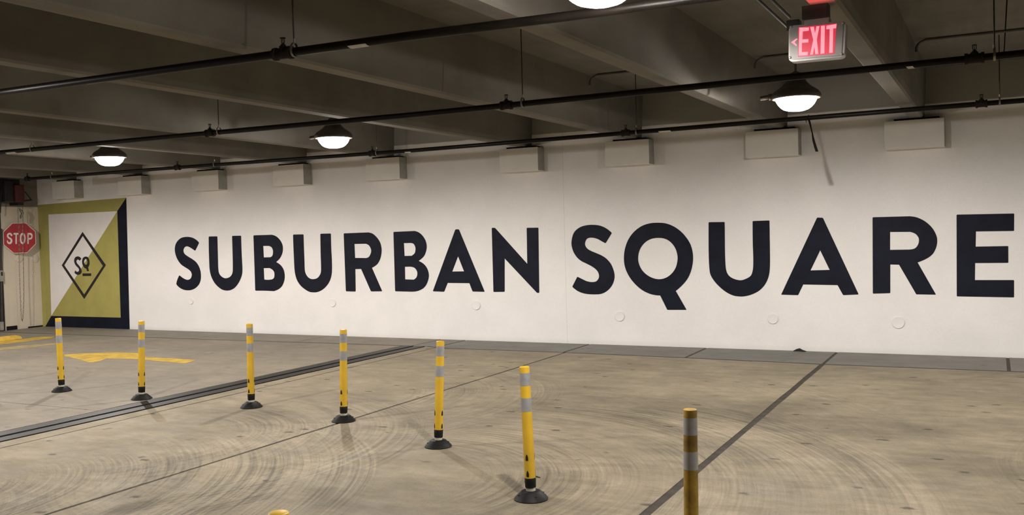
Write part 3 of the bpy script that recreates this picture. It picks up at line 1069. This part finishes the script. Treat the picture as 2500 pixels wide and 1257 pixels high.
# two conduits that run with the beam to the sign's junction box
for (a, b, zc, lb) in (((1848, 0), (1925, 66), 3.30, 'long conduit along the beam, outer of the two reaching the exit sign'), ((1882, 0), (1930, 42), 3.24, 'long conduit along the beam, inner of the two reaching the junction box')):
    p, q = on(2, zc, *a), on(2, zc, *b)
    xx = (p.x + q.x) / 2
    bm = tube(bmesh.new(), [(xx, -2, zc), (xx, q.y, zc)], .011, 10)
    for yy in (p.y - .5,):
        tube(bm, [(xx, yy, zc), (xx, yy, CEIL_Z)], .005, 6)
    tag(mesh_obj('conduit', bm, M['dark_metal'], None, True), lb, 'conduit')

# ------------------------------------------------------------------ delineator posts
def post_parts(root, tube_mat, lean, phi):
    mesh_obj('base', lathe(bmesh.new(), [(.114, 0), (.116, .006), (.108, .016), (.066, .056), (.058, .060), (.030, .060)], 32, lobes=8, lobe=.012), M['rubber'], root, True)
    bs = root.children[0]
    for k in range(4):
        a = phi + pi / 4 + k * pi / 2
        bm = tube(bmesh.new(), [(.085 * cos(a), .085 * sin(a), .026), (.0868 * cos(a), .0868 * sin(a), .0392)], .008, 10)  # dark plug, its black stands for the shade inside a hole
        mesh_obj('anchor_hole', bm, M['slot'], bs, True)
    ax = Vector((lean[0], lean[1], .895)).normalized()
    mt = Vector((0, 0, 1)).rotation_difference(ax).to_matrix()

    def part(name, bm, mat, parent=root, smooth=True):
        bmesh.ops.rotate(bm, verts=bm.verts, cent=(0, 0, 0), matrix=mt)
        return mesh_obj(name, bm, mat, parent, smooth)
    part('sleeve', lathe(bmesh.new(), [(.031, .045), (.033, .060), (.032, .105)], 24), M['neck'])
    rr_ = random.Random(int(phi * 1000))
    bm = lathe(bmesh.new(), [(.0345, .082), (.037, .084), (.0372, .112), (.0385, .116), (.038, .146), (.0365, .149)], 24)
    for v in bm.verts:
        if v.co.z < .09:
            v.co.z += rr_.uniform(-.004, .004)
    part('collar', bm, M['rubber'])
    tb = part('post_tube', lathe(bmesh.new(), [(.0368, .140), (.0372, .145), (.0362, .40), (.0350, .70), (.0343, .885), (.0338, .893), (.029, .896), (0, .897)], 28), tube_mat)
    for z0, z1 in ((.596, .687), (.769, .855)):
        r0, r1 = .0362 - .0021 * (z0 - .4) / .485 + .0006, .0362 - .0021 * (z1 - .4) / .485 + .0006
        part('reflective_band', lathe(bmesh.new(), [(r0, z0), (r1, z1)], 28, cap=False), M['band'], tb)
    for z in (.178, .288):
        for k in range(3):
            a = phi + k * 2 * pi / 3
            bm = bmesh.new()
            rows = []
            for t, w in ((-.020, .0085), (-.012, .0100), (.004, .0090), (.014, .0055), (.022, .0022)):
                rr2 = .0380
                rows.append([bm.verts.new((rr2 * cos(a + s * w / rr2), rr2 * sin(a + s * w / rr2), z + t)) for s in (-1, 0, 1)])
            back = [[bm.verts.new((v.co.x * .92, v.co.y * .92, v.co.z)) for v in r] for r in rows]
            for A in (rows, back):
                for p, q in zip(A, A[1:]):
                    for i in range(2):
                        bm.faces.new((p[i], p[i + 1], q[i + 1], q[i]))
            for i in range(len(rows) - 1):
                for s in (0, 2):
                    bm.faces.new((rows[i][s], rows[i + 1][s], back[i + 1][s], back[i][s]))
            part('slot', bm, M['slot'], tb)


def face_angle(x, y, off):
    """bearing from the post to the camera plus an offset to the viewer's right"""
    return atan2(-y, -x) + radians(off)


# x, y, sideways lean (to the viewer's right, per full height), slot turn, label
POSTS = [
    (-11.68, 7.62, -.01, 20, False, 'yellow delineator post at the left picture edge, only its black base showing'),
    (-10.178, 7.707, -.007 - .045, -58, False, 'yellow delineator post leaning left in front of the navy panel corner'),
    (-8.72, 7.631, .0304 - .03, -62, False, 'yellow delineator post second whole one from the left, base by the steel joint'),
    (-7.097, 7.655, .0101 - .03, -40, False, 'yellow delineator post right of the steel expansion joint, below the letter B'),
    (-5.668, 7.378, .0254 - .025, -38, False, 'upright yellow delineator post with its base on the thin floor joint'),
    (-4.213, 6.764, .044, 50, False, 'yellow delineator post leaning right, among curved tyre marks'),
    (-2.795, 5.646, -.0227, -24, False, 'tall yellow delineator post leaning left with a grey sleeve and large black base'),
    (-1.367, 4.545, .0, 60, True, 'scuffed yellow delineator post nearest the camera, coloured darker for shade, base out of the picture'),
    (-2.115, 2.39, .0, 15, True, 'yellow delineator post of which only the top tip shows at the bottom edge'),
]
LEAN = [0, -.007, .0304, .0101, .0254, .044, -.0227, .010, 0]
for i, (x, y, _, turn, shaded, lb) in enumerate(POSTS):
    d = Vector((x, y)).normalized()
    rt = Vector((d.y, -d.x)) * LEAN[i]
    root = empty('delineator_post', (x, y, 0))
    tag(root, lb, 'post', 'yellow delineator posts in a curved row')
    post_parts(root, M['post_shaded'] if shaded and i == 7 else M['post'], (rt.x, rt.y), face_angle(x, y, turn))

# ------------------------------------------------------------------ left corner: door operator, stop sign, chain, small fixtures
def lw(px, py, x=LEFT_X):
    return on(0, x, px, py)


op = empty('door_operator', (LEFT_X, 13.1, 2.95))
tag(op, 'dark red and black door operator high in the left corner', 'door operator')


def obox(name, pa, pb, xa, xb, mat, bev=.006, parent=op):
    a, b = lw(*pa, x=xb), lw(*pb, x=xb)
    lo = (xa - LEFT_X, min(a.y, b.y) - 13.1, min(a.z, b.z) - 2.95)
    hi = (xb - LEFT_X, max(a.y, b.y) - 13.1, max(a.z, b.z) - 2.95)
    return mesh_obj(name, nbox(lo, hi, bev), mat, parent)


XF = LEFT_X + .42
obox('gear_cover', (37, 451), (61, 494), LEFT_X, XF, M['motor_red'], .012)
obox('motor', (11, 440), (36, 493), LEFT_X, XF - .04, M['motor_black'], .02)
obox('mount_plate', (2, 436), (48, 452), LEFT_X, XF - .10, M['motor_black'], .004)
obox('label_strip', (41, 458), (57, 460), XF, XF + .004, M['motor_red'], .0)
obox('chain_guard', (44, 494), (58, 501), LEFT_X + .10, XF - .04, M['motor_black'], .004)
a, b, c = lw(61, 468, XF - .1), lw(77, 488, XF - .1), lw(61, 490, XF - .1)
tube_bm = tube(bmesh.new(), [(q.x - LEFT_X, q.y - 13.1, q.z - 2.95) for q in (a, a.lerp(b, .5), b.lerp(a, .08), b, b.lerp(c, .12), b.lerp(c, .5), c)], .014, 8)
mesh_obj('lever', tube_bm, M['motor_black'], op, True)
a, b = lw(3, 440, XF - .16), lw(1, 522, XF - .16)
mesh_obj('cable', tube(bmesh.new(), [(q.x - LEFT_X, q.y - 13.1, q.z - 2.95) for q in (lw(8, 440, XF - .16), lw(4, 460, XF - .16), lw(2.5, 485, XF - .16), lw(0.5, 520, XF - .16))], .012, 8), M['motor_black'], op, True)

# hand chain: a loop of small links
ch = empty('hand_chain', (LEFT_X, 13.1, 2.0))
tag(ch, 'long loop of grey hand chain hanging in front of the stop sign', 'chain')
CXF = LEFT_X + .37
path = [(43.5, 504), (44, 520), (45, 545), (46, 580), (46.7, 618), (47.3, 660), (49, 710), (51, 750), (52.5, 775), (54, 785), (55.5, 779), (56.8, 760), (58, 735), (58, 700), (57.3, 660), (56.8, 618), (56.6, 580), (56, 545), (55.5, 520), (55, 504)]
P = [lw(px, py, CXF) - Vector((LEFT_X, 13.1, 2.0)) for px, py in path]
segs = [0.0]
for p, q in zip(P, P[1:]):
    segs.append(segs[-1] + (q - p).length)


def along(s):
    for i in range(len(P) - 1):
        if s <= segs[i + 1]:
            return P[i].lerp(P[i + 1], (s - segs[i]) / max(1e-9, segs[i + 1] - segs[i]))
    return P[-1].copy()


link_me = None
s = 0.0
k = 0
step = .046
bm0 = bmesh.new()
lk = [(.009 * cos(2 * pi * i / 12), 0, .026 * sin(2 * pi * i / 12)) for i in range(13)]
tube(bm0, lk, .0036, 5, False)
base_link = mesh_obj('chain_link', bm0, M['zinc'], ch)
first = True
while s < segs[-1] - .02:
    p, q = along(s), along(min(segs[-1], s + step))
    o = base_link if first else base_link.copy()
    if not first:
        link(o)
        o.parent = ch
    first = False
    o.location = (p + q) / 2
    dv = (q - p).normalized()
    rot = Vector((0, 0, 1)).rotation_difference(dv)
    o.rotation_euler = (rot.to_matrix() @ Matrix.Rotation(pi / 2 * (k % 2) + .6, 3, 'Z')).to_euler()
    s += step
    k += 1
hook = [lw(px, py, CXF) - Vector((LEFT_X, 13.1, 2.0)) for px, py in ((47, 508), (51, 515), (55, 520), (52, 528), (50, 534))]
mesh_obj('chain_bundle', tube(bmesh.new(), hook, [.012, .028, .030, .026, .012], 8), M['zinc'], ch, True)

# stop sign, an octagon facing the drive
SC = lw(48, 581, LEFT_X + .13)
nrm = Vector((.95, -.31, 0)).normalized()
sx = Vector((-nrm.y, nrm.x, 0))
st = empty('stop_sign', SC)
tag(st, 'red octagonal stop sign hung in front of the left wall', 'sign')
Z3 = Vector((0, 0, 1))
view = (CAM - SC).normalized()


def sp(px, py):
    """picture point on the sign's own plane, in sign coordinates"""
    d = ray(px, py)
    t = (SC - CAM).dot(nrm) / d.dot(nrm)
    p = CAM + d * t - SC
    return (p.dot(sx), p.z)


def stop_flat(name, cons, mat, lift, thick=.002, label=None):
    me = flat_mesh(name, cons, thick)
    for v in me.vertices:
        x, y, d = v.co
        v.co = sx * x + Z3 * y + nrm * (lift + d)
    me.materials.append(mat)
    o = bpy.data.objects.new(name, me)
    link(o)
    o.parent = st
    if label: o['label'] = label
    return o


R8 = abs(sp(48, 544)[1] - sp(48, 618)[1]) / 2 / cos(pi / 8)
oct_ = lambda r: [(r * cos(pi / 8 + k * pi / 4) * 1.0, r * sin(pi / 8 + k * pi / 4)) for k in range(8)]
stop_flat('plate', [oct_(R8)], M['stop_white'], 0, .003)
stop_flat('red_face', [oct_(R8 * .965)], M['stop_red'], .0028, .002)
CS = lambda *p: [q for q in conv(0, 420, 817 / 130, p)]
def sl(*p, smooth=True):
    return [sp(q[0], q[1]) for q in (outline(CS(*p)) if smooth else CS(*p))]
stop_flat('letter', [sl((188,975),(180,948),(155,932),(125,938),(106,962),(108,998),(128,1020),(152,1034),(160,1052),(152,1072),(135,1076),(122,1062),(118,1045,1),(104,1052,1),(112,1088),(140,1106),(170,1098),(187,1070),(186,1038),(168,1012),(140,996),(128,978),(138,960),(156,962),(168,985,1))], M['stop_white'], .0050, .002, 'white letter S')
stop_flat('letter', [sl((207,934,1),(282,934,1),(282,960,1),(257,960,1),(257,1103,1),(236,1103,1),(236,960,1),(207,960,1))], M['stop_white'], .0050, .002, 'white letter T')
stop_flat('letter', [sl((348,932),(375,945),(388,980),(390,1020),(386,1060),(372,1092),(346,1103),(320,1092),(308,1060),(305,1020),(308,975),(322,943)), sl((348,960),(362,975),(368,1020),(362,1062),(346,1077),(332,1062),(327,1020),(333,975))], M['stop_white'], .0050, .002, 'white letter O')
stop_flat('letter', [sl((418,932,1),(470,934,1),(492,950),(499,985),(490,1018),(468,1034,1),(440,1036,1),(440,1103,1),(418,1103,1)), sl((440,960,1),(462,962,1),(476,975),(477,998),(464,1010,1),(440,1010,1))], M['stop_white'], .0050, .002, 'white letter P')
for q in ((47, 552), (49.5, 611)):
    u, v = sp(*q)
    bm = lathe(bmesh.new(), [(.014, 0), (.013, .006), (0, .009)], 10)
    bmesh.ops.rotate(bm, verts=bm.verts, cent=(0, 0, 0), matrix=Vector((0, 0, 1)).rotation_difference(nrm).to_matrix())
    bmesh.ops.translate(bm, verts=bm.verts, vec=sx * u + Z3 * v + nrm * .004)
    mesh_obj('bolt', bm, M['zinc'], st, True)
# stand-off arm that holds the sign to the wall behind
mesh_obj('standoff', tube(bmesh.new(), [(0, 0, .12), (LEFT_X - SC.x, .0, .12)], .015, 8), M['dark_metal'], st, True)

# conduit, push-button box and foot box at the door jamb
jx = LEFT_X + .05
jc = empty('door_control', (LEFT_X, 12.86, 1.3))
tag(jc, 'grey door control box with conduit on the left wall edge', 'control box')
mesh_obj('conduit', tube(bmesh.new(), [(.05, lw(3.0, 560, jx).y - 12.86, .85), (.05, lw(3.5, 660, jx).y - 12.86, .1), (.05, lw(5.5, 800, jx).y - 12.86, -1.3)], .022, 10), M['dark_metal'], jc, True)
a, b = lw(1, 660, jx + .04), lw(9, 687, jx + .04)
mesh_obj('box', nbox((0, a.y - 12.86, b.z - 1.3), (.09, b.y - 12.86, a.z - 1.3), .006), M['cast_grey'], jc)
a, b = lw(3, 664, jx + .05), lw(7, 673, jx + .05)
mesh_obj('button', nbox((.088, a.y - 12.86, b.z - 1.3), (.098, b.y - 12.86, a.z - 1.3), .004), M['motor_black'], jc)
a, b = lw(3, 786, jx + .04), lw(11, 806, jx + .04)
mesh_obj('foot_box', nbox((0, a.y - 12.86, b.z - 1.3), (.08, b.y - 12.86, a.z - 1.3), .006), M['cast_grey'], jc)

# yellow wheel stop on the floor at the left edge
a, b = fl(-60, 840), fl(42, 827)
dv = (b - a).normalized()
nv = Vector((-dv.y, dv.x, 0))
if nv.y < 0: nv = -nv
Lw = (b - a).length
bm = bmesh.new()
secs = []
for s_, sc in ((0, 1), (Lw - .10, 1), (Lw, .55)):
    pr = [(0, 0), (.035, .085 * sc), (.125, .085 * sc), (.16, 0)]
    secs.append([bm.verts.new(a + dv * s_ + nv * u + Vector((0, 0, v))) for u, v in pr])
for p, q in zip(secs, secs[1:]):
    for i in range(4):
        bm.faces.new((p[i], p[(i + 1) % 4], q[(i + 1) % 4], q[i]))
bm.faces.new(secs[0]); bm.faces.new(secs[-1])
bmesh.ops.bevel(bm, geom=bm.edges[:], offset=.008, segments=2, affect='EDGES')
tag(mesh_obj('wheel_stop', bm, M['road_yellow']), 'yellow painted wheel stop on the floor by the left wall', 'wheel stop')

# litter
p = fl(1955, 857)
bm = bmesh.new()
tube(bm, [(-.09, 0, .008), (-.04, .02, .022), (0, 0, .030), (.035, -.01, .020), (.09, .015, .006)], [.004, .016, .022, .014, .004], 7)
o = mesh_obj('dry_leaf', bm, M['leaf'], None, True, (p.x, p.y - .08, 0))
tag(o, 'crumpled dark leaf lying at the foot of the white wall', 'leaf')
p = fl(1310, 1165)
bm = tube(bmesh.new(), [(-.035, .02, .005), (0, 0, .006), (.035, -.012, .005)], [.003, .005, .003], 6)
tag(mesh_obj('twig', bm, M['leaf'], None, True, (p.x, p.y, 0)), 'small dark twig on the floor beside a post base', 'twig')
